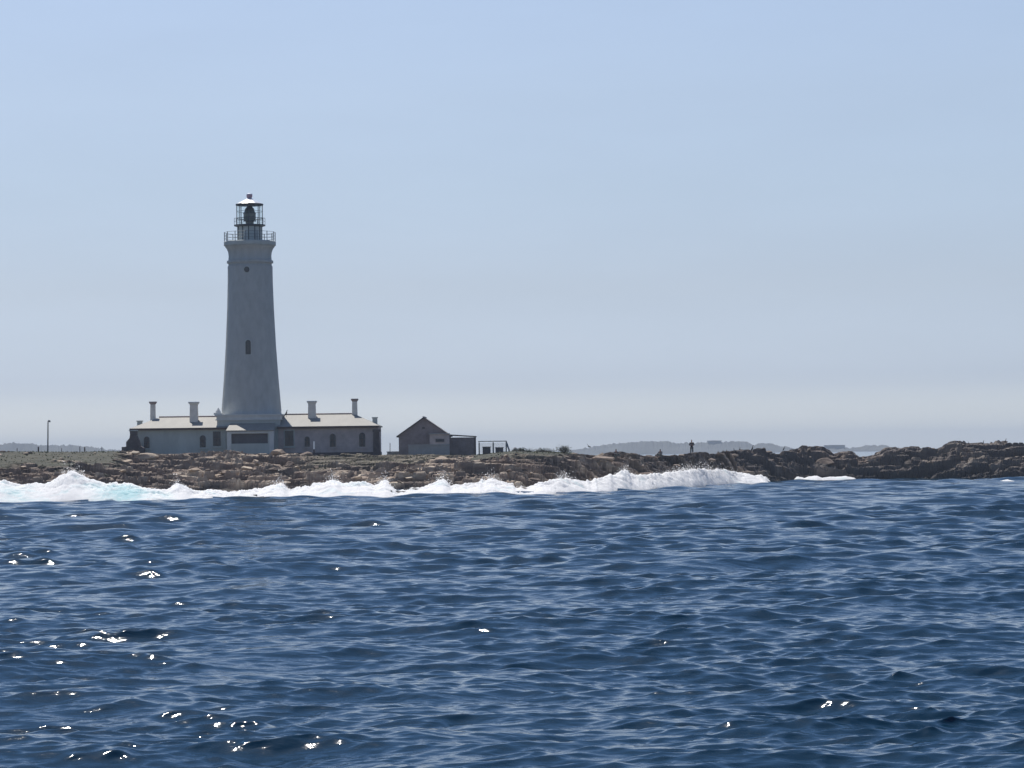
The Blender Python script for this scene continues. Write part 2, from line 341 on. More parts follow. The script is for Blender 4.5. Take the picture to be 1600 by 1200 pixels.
def terrain(u, t, fine=True):
    D0 = interp(u, SHORE); y = D0+t; x = (u-800)/FPX*y
    wx = x+0.7*fbm(x*0.35, y*0.35, 2, 5); wy = y+0.5*fbm(x*0.4, y*0.4, 2, 6)
    z = 0; amp = np.clip(t/3, 0.3, 1)
    tc = interp(u, CREST)
    flat = np.clip((t-tc+1)/5, 0, 1)*np.clip((1000-u)/100, 0, 1)          # level ground under the buildings
    # big slabs: flat tops, each with its own height and tilt
    sx, sy = 4.2, 2.3
    F1, e, cx, cy, r1, r2, r3 = cells(wx/sx, wy/sy, 21)
    uc = 800+(cx*sx)/np.maximum(cy*sy, 1)*FPX; uc = np.clip(0.35*uc+0.65*u, -700, 2300)
    tcx = cy*sy-interp(u, SHORE)
    zb = shore_prof(uc, 0.6*tcx+0.4*t)
    zb = zb+(r1-0.5)*0.75*amp+(wx/sx-cx)*sx*(r2-0.5)*0.22-(wy/sy-cy)*sy*(0.02+r3*0.20)
    zb = zb-0.45*np.clip(1-e/0.10, 0, 1)
    # smaller blocks
    s2 = 1.25; s3 = 0.8
    F, e2, cx2, cy2, q1, q2, q3 = cells(wx/s2+3, wy/s3, 51)
    zb = zb+(q1-0.5)*0.42+(wx/s2+3-cx2)*(q2-0.5)*0.2-(wy/s3-cy2)*(q3-0.1)*0.22-0.16*np.clip(1-e2/0.12, 0, 1)
    z = zb+0.10*fbm(x*2.1, y*2.1, 4, 9)+0.5*fbm(x*0.13, y*0.13, 2, 31)*amp
    # strata: flat ledges with steep broken risers, dipping gently
    hs = 0.62; wv = 1.5*fbm(x*0.07, y*0.07, 2, 300)+0.22*fbm(x*0.6, y*0.6, 3, 301)+0.03*x+0.25*(r1-0.5)
    qz = z/hs+wv/hs; fl = np.floor(qz); fr = qz-fl
    zt_ = hs*(fl+0.22*fr+0.78*np.clip((fr-0.62)/0.2, 0, 1))-wv
    hs2 = 0.21; qz2 = zt_/hs2+2*wv; f2 = np.floor(qz2); r2_ = qz2-f2
    zt_ = hs2*(f2+0.3*r2_+0.7*np.clip((r2_-0.6)/0.3, 0, 1)-2*wv)
    z = z*0.32+zt_*0.68
    smooth = shore_prof(u, t)+0.10*fbm(x*0.5, y*0.5, 4, 40)
    skyk = np.clip((t-tc+2)/3, 0, 1)*np.clip((u-950)/60, 0, 1)           # crest of the right-hand outcrops keeps its outline
    k = np.maximum(flat, skyk*0.6)
    z = z*(1-k)+smooth*k
    # grassy ground
    gm = np.clip((t-17-0.02*(u-20)+9*fbm(x*0.35, y*0.35, 4, 60))/3, 0, 1)*np.clip((205-u)/30, 0, 1)
    gm = np.maximum(gm, np.clip((t-np.where(u < 735, 17, 12)+5*fbm(x*0.3, y*0.3, 3, 61))/4, 0, 1)*np.clip((u-440)/60, 0, 1)*np.clip((925-u)/30, 0, 1)*np.where(u < 735, 0.75, 1))
    gm = np.maximum(gm, flat)
    z = z*(1-gm*0.95)+(smooth+0.05*fbm(x*1.2, y*1.2, 3, 70))*gm*0.95
    wet = np.clip((1.35+0.5*fbm(x*0.5, y*0.5, 3, 80)-z)/0.6, 0, 1)
    dark = np.clip(0.15+0.9*fbm(x*0.18, y*0.3, 3, 90)+np.clip((u-900)/250, 0, 1)*0.55, 0, 0.88)
    slab = np.clip(0.55*r1+0.45*q1, 0, 1)
    return x, y, z, gm*0.95, wet*0.9, dark*(1-gm), slab
def shore():
    u = np.concatenate([np.arange(-700, -45, 12), np.arange(-45, 1645, 1.25), np.arange(1645, 2300, 12)])
    t = np.concatenate([np.arange(-6, -1, 0.5), np.arange(-1, 46, 0.115), np.arange(46, 150, 2.0)])
    U, T = np.meshgrid(u, t)
    x, y, z, g, wt, dk, sb = terrain(U.astype(float), T.astype(float))
    edge = np.clip((T-120)/20, 0, 1); z = z*(1-edge)-2*edge
    return grid_mesh('rocky_shore', x, y, z, M_ROCK, {'grass': g, 'wet': wt, 'dark': dk, 'slab': sb}, smooth=False)
tag(shore(), 'low brown stratified rock shelf with grass on top', None, kind='structure')
def ground(u, D):
    uu = np.array([float(u)]); tt = np.array([float(D)])-interp(uu, SHORE)
    return float(terrain(uu, tt)[2][0])

# grass tufts on the grassy ground
def grass():
    n = 9000
    u = rng.uniform(-60, 940, n); t = rng.uniform(15, 60, n)
    x, y, z, g, *_ = terrain(u, t)
    px_house = ((u > 215) & (u < 745) & (t > 37))
    keep = (g > 0.45) & (rng.rand(n) < g) & ~px_house
    x, y, z = x[keep], y[keep], z[keep]; m = len(x)
    V = []; F = []
    h = (0.04+0.13*rng.rand(m)**2)*(0.6+0.8*vn(x*0.4, y*0.4, 3)); a = rng.rand(m)*6.28; wd = 0.05+0.10*rng.rand(m)
    dx = np.cos(a)*wd; dy = np.sin(a)*wd; lx = rng.randn(m)*0.08; ly = rng.randn(m)*0.08
    V = np.stack([np.stack([x-dx, y-dy, z-0.03], -1), np.stack([x+dx, y+dy, z-0.03], -1), np.stack([x+lx, y+ly, z+h], -1)], 1).reshape(-1, 3)
    F = np.arange(3*m).reshape(-1, 3)
    tag(soup('grass', V, F, M_GRASS), 'low green grass and scrub on the flat top of the point', 'grass', kind='stuff')
grass()

# loose rock rubble (uncountable) and a few rocks that stand out
def rock_mesh(name, seed, sx, sy, sz):
    bm = bmesh.new(); bmesh.ops.create_icosphere(bm, subdivisions=3, radius=1)
    rr = random.Random(seed); planes = [(Vector((rr.gauss(0,1), rr.gauss(0,1), rr.gauss(0,1.6))).normalized(), rr.uniform(0.45, 0.8)) for _ in range(9)]
    for v in bm.verts:
        for nn, d in planes:
            k = v.co.dot(nn)
            if k > d: v.co -= nn*(k-d)
        v.co += v.co*rr.uniform(-0.03, 0.03)
        v.co.x *= sx; v.co.y *= sy; v.co.z *= sz
    me = bpy.data.meshes.new(name); bm.to_mesh(me); bm.free()
    for k, val in (('slab', rr.uniform(0.3,1)), ('wet', 0), ('dark', rr.uniform(0,0.4)), ('grass', 0)):
        a = me.attributes.new(k, 'FLOAT', 'POINT'); a.data.foreach_set('value', [val]*len(me.vertices))
    me.materials.append(M_ROCK); return me
def rubble():
    rm = [rock_mesh('r', s, 1, 0.8, 0.5) for s in range(8)]
    co = [np.array([v.co[:] for v in m.vertices]) for m in rm]; fc = [np.array([p.vertices[:] for p in m.polygons]) for m in rm]
    n = 900; u = rng.uniform(-40, 1640, n); t = 2+rng.rand(n)*34
    x, y, z, g, wt, dk, sb = terrain(u, t)
    V = []; F = []; S = []; Dk = []; Wt = []; k = 0
    for i in range(n):
        if t[i] > interp(u[i], CREST)-1 or (g[i] > 0.5 and rng.rand() < 0.8): continue
        s = 0.18+0.5*rng.rand()**2.5; j = rng.randint(8); a = rng.rand()*6.28; ca, sa = math.cos(a), math.sin(a)
        c = co[j]*s*np.array([1.2, 1, 0.7+0.5*rng.rand()]); c = np.stack([c[:,0]*ca-c[:,1]*sa, c[:,0]*sa+c[:,1]*ca, c[:,2]], -1)
        V.append(c+np.array([x[i], y[i], z[i]+0.12*s])); F.append(fc[j]+k); k += len(c)
        S += [rng.uniform(0.2, 1.1)]*len(c); Dk += [dk[i]*0.8]*len(c); Wt += [wt[i]]*len(c)
    o = soup('rubble', np.concatenate(V), np.concatenate(F), M_ROCK)
    for nm, val in (('slab', S), ('dark', Dk), ('wet', Wt), ('grass', np.zeros(len(S)))):
        a = o.data.attributes.new(nm, 'FLOAT', 'POINT'); a.data.foreach_set('value', np.array(val, dtype=np.float32))
    tag(o, 'loose brown rubble strewn over the rock shelf', 'rubble', kind='stuff')
    for m in rm: bpy.data.meshes.remove(m)
rubble()
for (u, D, sx, sy, sz, sd_, lab) in [
    (415, 286, 0.75, 0.6, 0.42, 31, 'pale tan boulder at the foot of the lighthouse base block'),
    (434, 282, 1.1, 0.7, 0.45, 32, 'larger tan boulder right of the pale one, below the lighthouse'),
    (452, 278, 0.55, 0.5, 0.38, 33, 'small square pale boulder below the doorway right of the tower'),
    (476, 285, 0.9, 0.6, 0.42, 34, 'flat-topped dark boulder near the white marker post'),
    (262, 281, 2.0, 1.0, 0.5, 35, 'long slanting slab in front of the left wing of the cottage'),
    (228, 284, 1.3, 0.9, 0.55, 36, 'dark boulder beside the stepped stone buttress'),
    (330, 283, 2.3, 1.0, 0.5, 37, 'broad dark slab in front of the porch left of the tower'),
    (690, 276, 0.8, 0.6, 0.4, 38, 'small pale rock on the slope below the gabled shed'),
    (1290, 341, 1.4, 1.2, 0.7, 39, 'rounded dark rock on the ledge left of the gap in the rocks'),
    (940, 283, 1.3, 0.9, 0.5, 40, 'low dark rock on the skyline left of the seated figures'),
    (1002, 289, 1.5, 0.9, 0.35, 41, 'low dark rock on the skyline between the two seated figures')]:
    me = rock_mesh('boulder', sd_, sx, sy, sz)
    o = bpy.data.objects.new('boulder', me); SC.collection.objects.link(o)
    o.location = (X(u, D), D, ground(u, D)+sz*0.35); o.rotation_euler = (0, 0, random.uniform(-0.4, 0.4))
    tag(o, lab, 'rock', 'boulders on the rocky point')

# ------------------------------------------------------------------ surf breaking on the shore
TOPL = [(-120,756),(0,752),(30,757),(70,757),(88,750),(96,744),(112,740),(125,744),(150,752),(165,757),(200,756),(225,763),(260,767),(276,757),(290,762),(300,767),(360,768),(400,766),(420,760),(440,757),(450,765),(500,756),(520,750),(532,757),(570,753),(582,759),(600,752),(618,764),(660,760),(690,749),(702,760),(745,755),(765,748),(792,755),(820,762),(850,753),(880,748),(920,752),(958,741),(975,736),(990,743),(1040,738.5),(1080,734),(1130,733.5),(1150,738),(1180,743),(1205,746.5)]
BOTL = [(-120,785),(0,785),(130,785),(230,789),(300,787),(400,783),(500,778),(560,777),(620,780),(700,781),(760,779),(850,778),(925,767),(988,766),(1010,769),(1060,765),(1100,763),(1150,756),(1205,747.5)]
SURFD = [(-700,247),(0,247),(100,247),(230,242),(300,244),(400,251),(500,252),(700,251),(850,252),(930,262),(1010,275),(1080,291),(1150,314),(1205,322),(2300,322)]
def surf(name, u0, u1, topl, botl, depth, lump, label, left_teal=False):
    u = np.arange(u0, u1, 1.0); s = np.arange(-0.6, depth, 0.07)
    U, S = np.meshgrid(u, s)
    hz = HOR+(800-U)*TR
    Df = interp(U, SURFD) if label.startswith('long') else np.minimum(FPX*CAMH/(interp(U, botl)-hz), interp(U, SHORE)-2.5)
    y0 = Df+S; rise = 7.0 if label.startswith('long') else 2.0
    Hc = CAMH+(hz-interp(U, topl)-1.5)*(Df+rise)/FPX
    x0 = (U-800)/FPX*y0
    n0 = fbm(x0*0.35, y0*0.5, 3, 101)
    def dome(f, s_, q=1.0):
        wx = x0*f+0.5*fbm(x0*f*0.7, y0*f*0.7, 2, s_); wy = y0*f*q+0.5*fbm(x0*f*0.7, y0*f*0.7, 2, s_+1)
        F, *_ = cells(wx, wy, s_+2); return 1-np.minimum(F, 1)**1.6
    n1 = dome(0.9, 400)*0.6+dome(2.1, 410)*0.4
    n2 = dome(4.5, 420)*0.6+dome(9, 430)*0.4
    r = (S-0.35*fbm(x0*0.8, y0*0, 3, 130))/(rise*(1+0.25*n0))
    env = np.where(r < 1, np.clip(r, 0, 1)**0.75, np.exp(-((r-1)*0.65)**2)*0.75+0.25)
    xs = x0[0:1]; Hc = Hc+lump*(0.16*np.maximum(fbm(x0*1.3, x0*0+5, 3, 500), -0.15)+0.30*np.maximum(fbm(x0*2.6, x0*0+9, 3, 510), 0)**1.5)
    env = np.where(S < 0, 0, env)
    ends = np.clip((U-u0)/12, 0, 1)*np.clip((u1-U)/12, 0, 1)
    z = -0.25+(Hc+0.25)*env*ends+lump*env*ends*(0.42*(n1-0.6)+0.09*(n2-0.55))
    dy = -lump*env*(0.45*(n1-0.5)+0.12*(n2-0.5)); dx = lump*0.15*env*fbm(x0*2, y0*2, 2, 140)
    teal = np.clip(0.75*fbm(x0*0.5+0.25*y0, y0*0.9, 4, 150)-0.12, 0, 0.35)
    if left_teal:
        zone = 1.15*np.exp(-((U-200)/52)**2)+0.5*np.exp(-((U-25)/40)**2)
        st = fbm(x0*0.7+z*1.2, z*3.5, 4, 160)
        teal = np.clip(teal+zone*np.clip(0.62+0.8*st, 0, 1)*np.clip((1.15-r)/0.4, 0, 1), 0, 0.85)
    o = grid_mesh(name, x0+dx, y0+dy, z, M_FOAM, {'teal': teal})
    return tag(o, label, 'surf', kind='stuff'), (u, )
surf('surf', -120, 1206, TOPL, BOTL, 15, 1.0, 'long band of white breaking surf along the rocks', True)
surf('surf', 1231, 1344, [(1231,745),(1245,744),(1255,745.5),(1262,743),(1275,742.5),(1282,745.5),(1292,744),(1312,743.5),(1320,742.5),(1330,745),(1344,747)],
     [(1231,747),(1290,746.5),(1320,748),(1344,749)], 5, 0.35, 'thin broken line of white foam under the right-hand outcrops')
surf('surf', 1505, 1660, [(1505,750),(1520,748.5),(1540,750.5),(1555,751),(1572,748),(1582,750.5),(1600,751),(1660,752)],
     [(1505,751.5),(1560,753),(1600,755),(1660,756)], 4, 0.3, 'small white wash against the rocks at the far right')
def spray():
    n = 70000; u = rng.uniform(-60, 1200, n)
    burst = np.exp(-((u[:,None]-np.array([112,112.5,113,275,435,520,600,690,765,880,975,1080])[None,:])/np.array([14,14,14,10,12,14,14,14,16,14,12,45])[None,:])**2).sum(1)
    k = rng.rand(n) < 0.15+0.85*np.clip(burst, 0, 1); u = u[k]; burst = burst[k]; n = len(u)
    Df = interp(u, SURFD)
    hh = CAMH+(hor(u)-interp(u, TOPL))*(Df+7)/FPX
    y = Df+7.0+rng.randn(n)*0.8; z = hh-0.25+np.abs(rng.exponential(0.15, n))*(0.6+1.5*np.clip(burst, 0, 1)); x = (u-800)/FPX*y
    s = 0.008+0.035*rng.rand(n)**5
    c = np.stack([x, y, z], -1); V = (c[:,None,:]+rng.randn(n, 4, 3)*s[:,None,None]).reshape(-1, 3)
    b = np.arange(n)[:,None]*4; F = np.concatenate([b+np.array([0,1,2]), b+np.array([0,2,3]), b+np.array([0,3,1]), b+np.array([1,3,2])])
    tag(soup('spray', V, F, M_FOAM), 'fine white spray thrown up over the surf', 'spray', kind='stuff')
spray()

# ------------------------------------------------------------------ far hills across the bay
def hills():
    D = 3500.0
    m = mat('far_dune_scrub', (0.10,0.105,0.10), 0.95, 0.35, 0.02, 0, col2=(0.05,0.055,0.06))
    prof = [(-900,716),(-300,700),(0,695),(12,693),(50,694),(60,697),(80,696),(120,697),(140,699),(170,703),(260,706),(420,709),(600,712),(860,711),(895,703),(915,701),(930,698),(960,694),(1000,691),(1020,690),(1042,690),(1054,694),(1060,693),(1090,693),(1105,692),(1130,691),(1165,690),(1172,695),(1178,697),(1183,694),(1205,694),(1212,696),(1220,698),(1238,702),(1270,702),(1288,700),(1325,701),(1343,700),(1350,697),(1384,696),(1390,700),(1500,703),(1800,705),(2500,704)]
    u = np.concatenate([np.arange(-900, -20, 20), np.arange(-20, 1620, 0.5), np.arange(1620, 2500, 20)]).astype(float)
    d = np.array([-60,-45,-30,-15,0,15,30,60,120,250,400]).astype(float)
    U, Dd = np.meshgrid(u, d); Y = D+Dd*1.5; Xx = (U-800)/FPX*Y
    zt = Z(U, interp(U, prof), D)+4.0*fbm(U*0.14, Dd*0.05, 5, 200, 0.8)*np.clip((interp(U, prof)*0+1), 0, 1)
    e = np.interp(Dd, [-60,-45,0,120,400], [-0.2,0.15,1,1,0.1])
    z = np.maximum(zt, 0.5)*e
    tag(grid_mesh('hills', Xx, Y, z, m, smooth=False), 'hazy blue-grey scrub hills across the bay', None, kind='structure')
    mw = mat('far_building_wall', (0.22,0.22,0.22), 0.9, 0.1, 0.1, 0); mr = mat('far_building_roof', (0.2,0.18,0.17), 0.9, 0.1, 0.1, 0)
    for (a, b, tp, lab) in [(1105,1126,688,'tall flat-topped building on the hazy ridge right of the standing person'),
                            (1288,1319,695,'long low flat-topped building in the haze behind the rock plateau')]:
        x0, x1 = X(a, D-10), X(b, D-10); zt = Z((a+b)/2, tp, D-10)
        r_ = empty('far_building', ((x0+x1)/2, D-10, 2), lab, 'building')
        hw = (x1-x0)/2; W_ = MB().box(-hw, hw, 0, 12, 0, zt-2-0.8); W_.box(-hw*0.5, hw*0.2, 1, 9, zt-2.8, zt-2.2); W_.build('wall', mw, r_)
        MB().box(-hw-0.5, hw+0.5, -0.5, 12.5, zt-2.797, zt-2.3).build('roof', mr, r_)
hills()

# ------------------------------------------------------------------ lighthouse
DT = 301.0; S = DT/FPX
TX = X(392.5, DT)
zg = 3.7
def ztw(v): return CAMH+(hor(391)-v)*S
def lighthouse():
    root = empty('lighthouse', (TX, DT, zg), 'tall tapering off-white round stone lighthouse tower with glazed lantern', 'lighthouse')
    Lz = lambda v: ztw(v)-zg
    prof = [(46.8,718),(46.8,646),(46.5,645),(46.5,640),(42.5,590),(39.2,540),(36.4,480),(35.2,440),(35,416),(33.8,415),(33.8,411.5),(36.2,411),(36.2,407.5),(33.8,406.5),(33.3,400),(34,394),(36.2,388.5),(38.8,385.2),(38.8,383.5)]
    MB().lathe([(r*S, Lz(v)) for r, v in prof], seg=96).build('tower_shaft', M_TOWER, root, smooth=True)
    MB().lathe([(40.6*S, Lz(383.5)+0.003), (40.6*S, Lz(378)), (39.5*S, Lz(377))], seg=96).build('gallery_floor', M_WALL, root, smooth=True)
    rail = MB(); rg = 39.6*S; n = 14
    for k in range(n):
        a = 2*math.pi*(k+0.35)/n; c, s_ = math.cos(a)*rg, math.sin(a)*rg
        rail.tube((c, s_, Lz(377)), (c, s_, Lz(362.5)), 0.045, 6)
    for v in (363, 368, 372.5): rail.ring(rg, Lz(v), 0.02)
    rail.build('gallery_railing', M_METAL, root)
    # murette
    MB().lathe([(18.8*S, Lz(377)+0.003), (18.8*S, Lz(354))], seg=64).build('lantern_base', M_WALL, root, smooth=True)
    ribs = MB()
    for k in range(12):
        a = 2*math.pi*k/12+math.pi/2; c, s_ = math.cos(a)*19*S, math.sin(a)*19*S
        ribs.tube((c, s_, Lz(377)), (c, s_, Lz(354)), 0.055, 6)
    ribs.ring(19*S, Lz(376), 0.05); ribs.build('lantern_base_rib', M_DMETAL, root)
    MB().lathe([(20*S, Lz(354)+0.003), (24.5*S, Lz(352.6)), (24.5*S, Lz(351)), (19*S, Lz(350.6))], seg=64).build('lantern_walkway', M_DMETAL, root, smooth=True)
    r2 = MB()
    for k in range(12):
        a = 2*math.pi*(k+0.2)/12; c, s_ = math.cos(a)*24*S, math.sin(a)*24*S
        r2.tube((c, s_, Lz(351)), (c, s_, Lz(340.5)), 0.02, 6)
    r2.ring(24*S, Lz(340.8), 0.018); r2.ring(24*S, Lz(345.5), 0.014); r2.build('walkway_railing', M_METAL, root)
    # glazing
    MB().lathe([(20*S, Lz(350.5)), (20*S, Lz(320.5))], seg=64, caps=False).build('lantern_glass', M_GLASS, root, smooth=True)
    g = MB()
    for k in range(8):
        a = 2*math.pi*k/8+0.02; c, s_ = math.cos(a)*20.2*S, math.sin(a)*20.2*S
        g.tube((c, s_, Lz(350.6)), (c, s_, Lz(320)), 0.038, 6)
    g.ring(20.2*S, Lz(340.5), 0.032); g.ring(20.2*S, Lz(330), 0.02); g.build('glazing_bar', M_DMETAL, root)
    # lens
    L = MB().lathe([(6.5*S, Lz(350.6)), (6.5*S, Lz(345)), (9.6*S, Lz(344)), (9.8*S, Lz(333)), (7.5*S, Lz(328)), (4.5*S, Lz(325)), (1.5*S, Lz(324))], seg=24)
    lens = L.build('lamp_lens', M_LENS, root, smooth=False)
    for v in (345, 339, 333): MB().ring((10.1 if v > 331 else 8.4)*S, Lz(v), 0.03, seg=24).build('lens_ring', M_DMETAL, lens)
    MB().lathe([(8*S, Lz(324)-0.2), (3*S, Lz(321))], seg=20).build('lamp_vent', M_DMETAL, lens)
    # roof
    MB().lathe([(21.2*S, Lz(320.5)+0.003), (21.8*S, Lz(319)), (21.4*S, Lz(318.2))], seg=64).build('roof_rim', M_DMETAL, root, smooth=True)
    MB().lathe([(21.6*S, Lz(318.2)+0.003), (16*S, Lz(315.2)), (10*S, Lz(312.3)), (6*S, Lz(310.5)), (4*S, Lz(309.5))], seg=12).build('dome_roof', M_DOME, root)
    v_ = MB().lathe([(3.6*S, Lz(309.8)), (3.9*S, Lz(308)), (4.6*S, Lz(306.5)), (4.6*S, Lz(303.5)), (3.6*S, Lz(302.5))], seg=20).build('roof_vent', M_VENT, root, smooth=True)
    MB().lathe([(4.9*S, Lz(303.4)), (4.4*S, Lz(302.3)), (2*S, Lz(301.3))], seg=20).build('vent_highlight', M_DOME, v_, smooth=True)  # white top piece paints in the highlight on the reddish vent
    # windows: the shaft radius at the window height gives their depth
    def win(u, v0, v1, hw, round_=False):
        zc = (Lz(v0)+Lz(v1))/2; rad = np.interp((v0+v1)/2, [416,440,480,540,590], [35,35.2,36.4,39.2,42.5])*S
        x = (u-391.5)*S; h = (Lz(v0)-Lz(v1))/2
        def shape(hx, hz):
            if round_: return [(x+hx*math.cos(a), zc+hz*math.sin(a)) for a in [2*math.pi*k/20 for k in range(20)]]
            return [(x-hx, zc-hz), (x+hx, zc-hz)]+[(x+hx*math.cos(a), zc+hz-hx+hx*math.sin(a)) for a in [math.pi*k/10 for k in range(11)]]
        f = MB().prism(shape(hw+0.08, h+0.08), -rad-0.05, -rad+0.35).build('window', M_WALL, root)
        MB().prism(shape(hw, h), -rad-0.06, -rad+0.3).build('pane', M_PANE, f)
    win(389.7, 418.5, 427.5, 0.29, True); win(391, 532.5, 555, 0.29)
    # plinth block under the tower, its string course and cornice
    hw = 48.5*S; y0 = -3.7
    MB().box(-hw, hw, y0, 3.7, 0, Lz(657)).build('plinth', M_WALL, root)
    MB().box(-hw-0.15, hw+0.15, y0-0.15, 3.85, Lz(657)+0.003, Lz(655.5)).box(-hw-0.05, hw+0.05, y0-0.05, 3.75, Lz(655.5), Lz(650)).box(-hw-0.22, hw+0.22, y0-0.22, 3.92, Lz(650), Lz(648)).build('cornice', M_TRIM, root)
    return root
LH = lighthouse()
LZ = lambda v: ztw(v)-zg
def corner_posts():
    # small stone finials standing on the block's corners
    for sx, lab, mt in ((-1, 'small pale stone finial on the left corner of the tower plinth', M_TRIM),):
        x = TX+sx*46.5*S
        o = MB().box(-0.45,0.45,-0.45,0.45,0,0.18).lathe([(0.32,0.18),(0.26,0.4),(0.12,0.62),(0.03,0.75)], seg=14).build('finial', mt, LH)
        o.location = (sx*47*S, -3.3, LZ(648)+0.002)
corner_posts()

def arch_poly(x, z0, z1, hw, arched=True):
    p = [(x-hw, z0), (x+hw, z0)]
    if arched: return p+[(x+hw*math.cos(a), z1-hw+hw*math.sin(a)) for a in [math.pi*k/10 for k in range(11)]]
    return p+[(x+hw, z1), (x-hw, z1)]
def add_window(root, x, y, z0, z1, hw, arched=True, frame=M_TRIM, name='window'):
    f = MB().prism(arch_poly(x, z0-0.08, z1+0.1, hw+0.1, arched), y-0.06, y+0.05).build(name, frame, root)
    MB().prism(arch_poly(x, z0, z1, hw, arched), y-0.075, y+0.04).build('pane', M_PANE, f)
    MB().box(x-0.03, x+0.03, y-0.09, y-0.07, z0, z1-0.05).box(x-hw+0.02, x+hw-0.02, y-0.09, y-0.07, (z0+z1)/2-0.03, (z0+z1)/2+0.03).build('glazing_bar', M_WOOD, f)
    MB().box(x-hw-0.18, x+hw+0.18, y-0.14, y+0.02, z0-0.2, z0-0.085).build('sill', frame, f)
    return f
def chimney(root, x, y, z0, z1, w0, w1, flare, mshaft, mcap):
    c = MB(); n = 6
    for k in range(n):
        a, b = k/n, (k+1)/n; wa = w0+(w1-w0)*a; wb = w0+(w1-w0)*b; za = z0+(z1-z0)*a; zb = z0+(z1-z0)*b
        c.hexa([(x-wa,y-wa,za),(x+wa,y-wa,za),(x+wa,y+wa,za),(x-wa,y+wa,za),(x-wb,y-wb,zb),(x+wb,y-wb,zb),(x+wb,y+wb,zb),(x-wb,y+wb,zb)])
    ch = c.build('chimney', mshaft, root)
    cap = MB().hexa([(x-w1,y-w1,z1+.002),(x+w1,y-w1,z1+.002),(x+w1,y+w1,z1+.002),(x-w1,y+w1,z1+.002),(x-flare,y-flare,z1+0.2),(x+flare,y-flare,z1+0.2),(x+flare,y+flare,z1+0.2),(x-flare,y+flare,z1+0.2)])
    cap.box(x-flare, x+flare, y-flare, y+flare, z1+0.2, z1+0.32).build('chimney_cap', mcap, ch)
    return ch
# ------------------------------------------------------------------ cottage wings
def wing(ul, ur, side, wallm, label, chims, wins):
    yf = 297.2; yb = 304.6; yr = (yf+yb)/2
    um = (ul+ur)/2
    x0, x1 = X(ul, yf), X(ur, yf)
    ze = Z(um, 668.6 if side < 0 else 665.8, yf-0.3); zr = Z(um, 651.8 if side < 0 else 647.3, yr)
    bx = (x0+x1)/2; root = empty('cottage', (bx, yr, zg), label, 'cottage')
    f = lambda x, y, z: (x-bx, y-yr, z-zg)
    MB().box(x0-bx, x1-bx, yf-yr, yb-yr, 0, ze-zg-0.06).build('wall', wallm, root)
    # darker plinth course along the foot of the wall
    MB().box(x0-bx-0.06, x1-bx+0.06, yf-yr-0.07, yb-yr+0.07, -0.3, 0.55).build('plinth', M_DARKST if side > 0 else M_WALL, root)
    # hipped roof: hip at the outer end, gable end against the tower block
    ov = 0.35; hipx = 2.6
    if side < 0: xo, xi, rh, ri = x0-0.75, x1+0.1, x0+1.95, x1+0.1
    else: xo, xi, rh, ri = x1+0.15, x0-0.1, x1-2.75, x0-0.1+0.5
    r = MB(); e0, e1 = yf-ov, yb+ov; th = 0.14
    top = [f(xo,e0,ze), f(xi,e0,ze), f(xi,e1,ze), f(xo,e1,ze), f(rh,yr,zr), f(ri,yr,zr)]
    bot = [(a, b, c-th) for a, b, c in top]
    vs = top+bot
    r.add(vs, [(0,1,5,4), (3,4,5,2), (0,4,3), (1,2,5), (6,10,11,7), (9,8,11,10), (6,9,10), (7,11,8), (0,6,7,1), (1,7,8,2), (2,8,9,3), (3,9,6,0)])
    rf = r.build('roof', M_ROOF, root)
    MB().tube(f(rh,yr,zr+0.03), f(ri,yr,zr+0.03), 0.09, 8).build('ridge_cap', M_BRICK, rf)
    MB().box(min(xo,xi)-bx, max(xo,xi)-bx, e0-yr-0.08, e0-yr-0.004, ze-zg-0.2, ze-zg-0.03).build('gutter', M_WOOD, rf)
    for (u, vt, vb, wd, fl, y, slender) in chims:
        z1 = Z(u, vt, y)-0.32; z0 = Z(u, vb, y)-0.6
        chimney(rf, X(u, y)-bx, y-yr, z0-zg, z1-zg, wd/2*1.1, wd/2*0.97, fl/2, M_CHIM, M_TRIM if not slender else M_BRICK)
    for (u, v0, v1, hw, arched, fr, nm) in wins:
        add_window(root, X(u, yf)-bx, yf-yr, Z(u, v1, yf)-zg, Z(u, v0, yf)-zg, hw, arched, fr, nm)
    return root, bx, yr, ze
W1, bx1, yr1, ze1 = wing(213, 352, -1, M_WALL, 'white cottage wing left of the lighthouse, with pale hipped roof and two chimneys',
    [(238.5, 627.5, 655, 0.52, 0.78, 300.9, True), (302.5, 628, 657, 0.82, 1.12, 299.4, False)],
    [(228.5, 682, 700, 0.3, True, M_WALL, 'window'), (316, 680, 699, 0.32, True, M_WALL, 'window'), (338, 674, 697, 0.42, False, M_WALL, 'window')])
W2, bx2, yr2, ze2 = wing(434, 589.5, 1, M_RWALL, 'brownish weathered cottage wing right of the lighthouse, with arched windows',
    [(487, 626.5, 652, 0.80, 1.05, 300.0, False), (553.8, 623, 650, 0.55, 0.78, 300.9, True)],
    [(451, 673, 697, 0.48, False, M_WALL, 'door'), (479, 682, 698, 0.28, True, M_RWALL, 'window'), (519, 677.5, 698, 0.32, True, M_RWALL, 'window'), (565, 676, 698, 0.33, True, M_RWALL, 'window')])
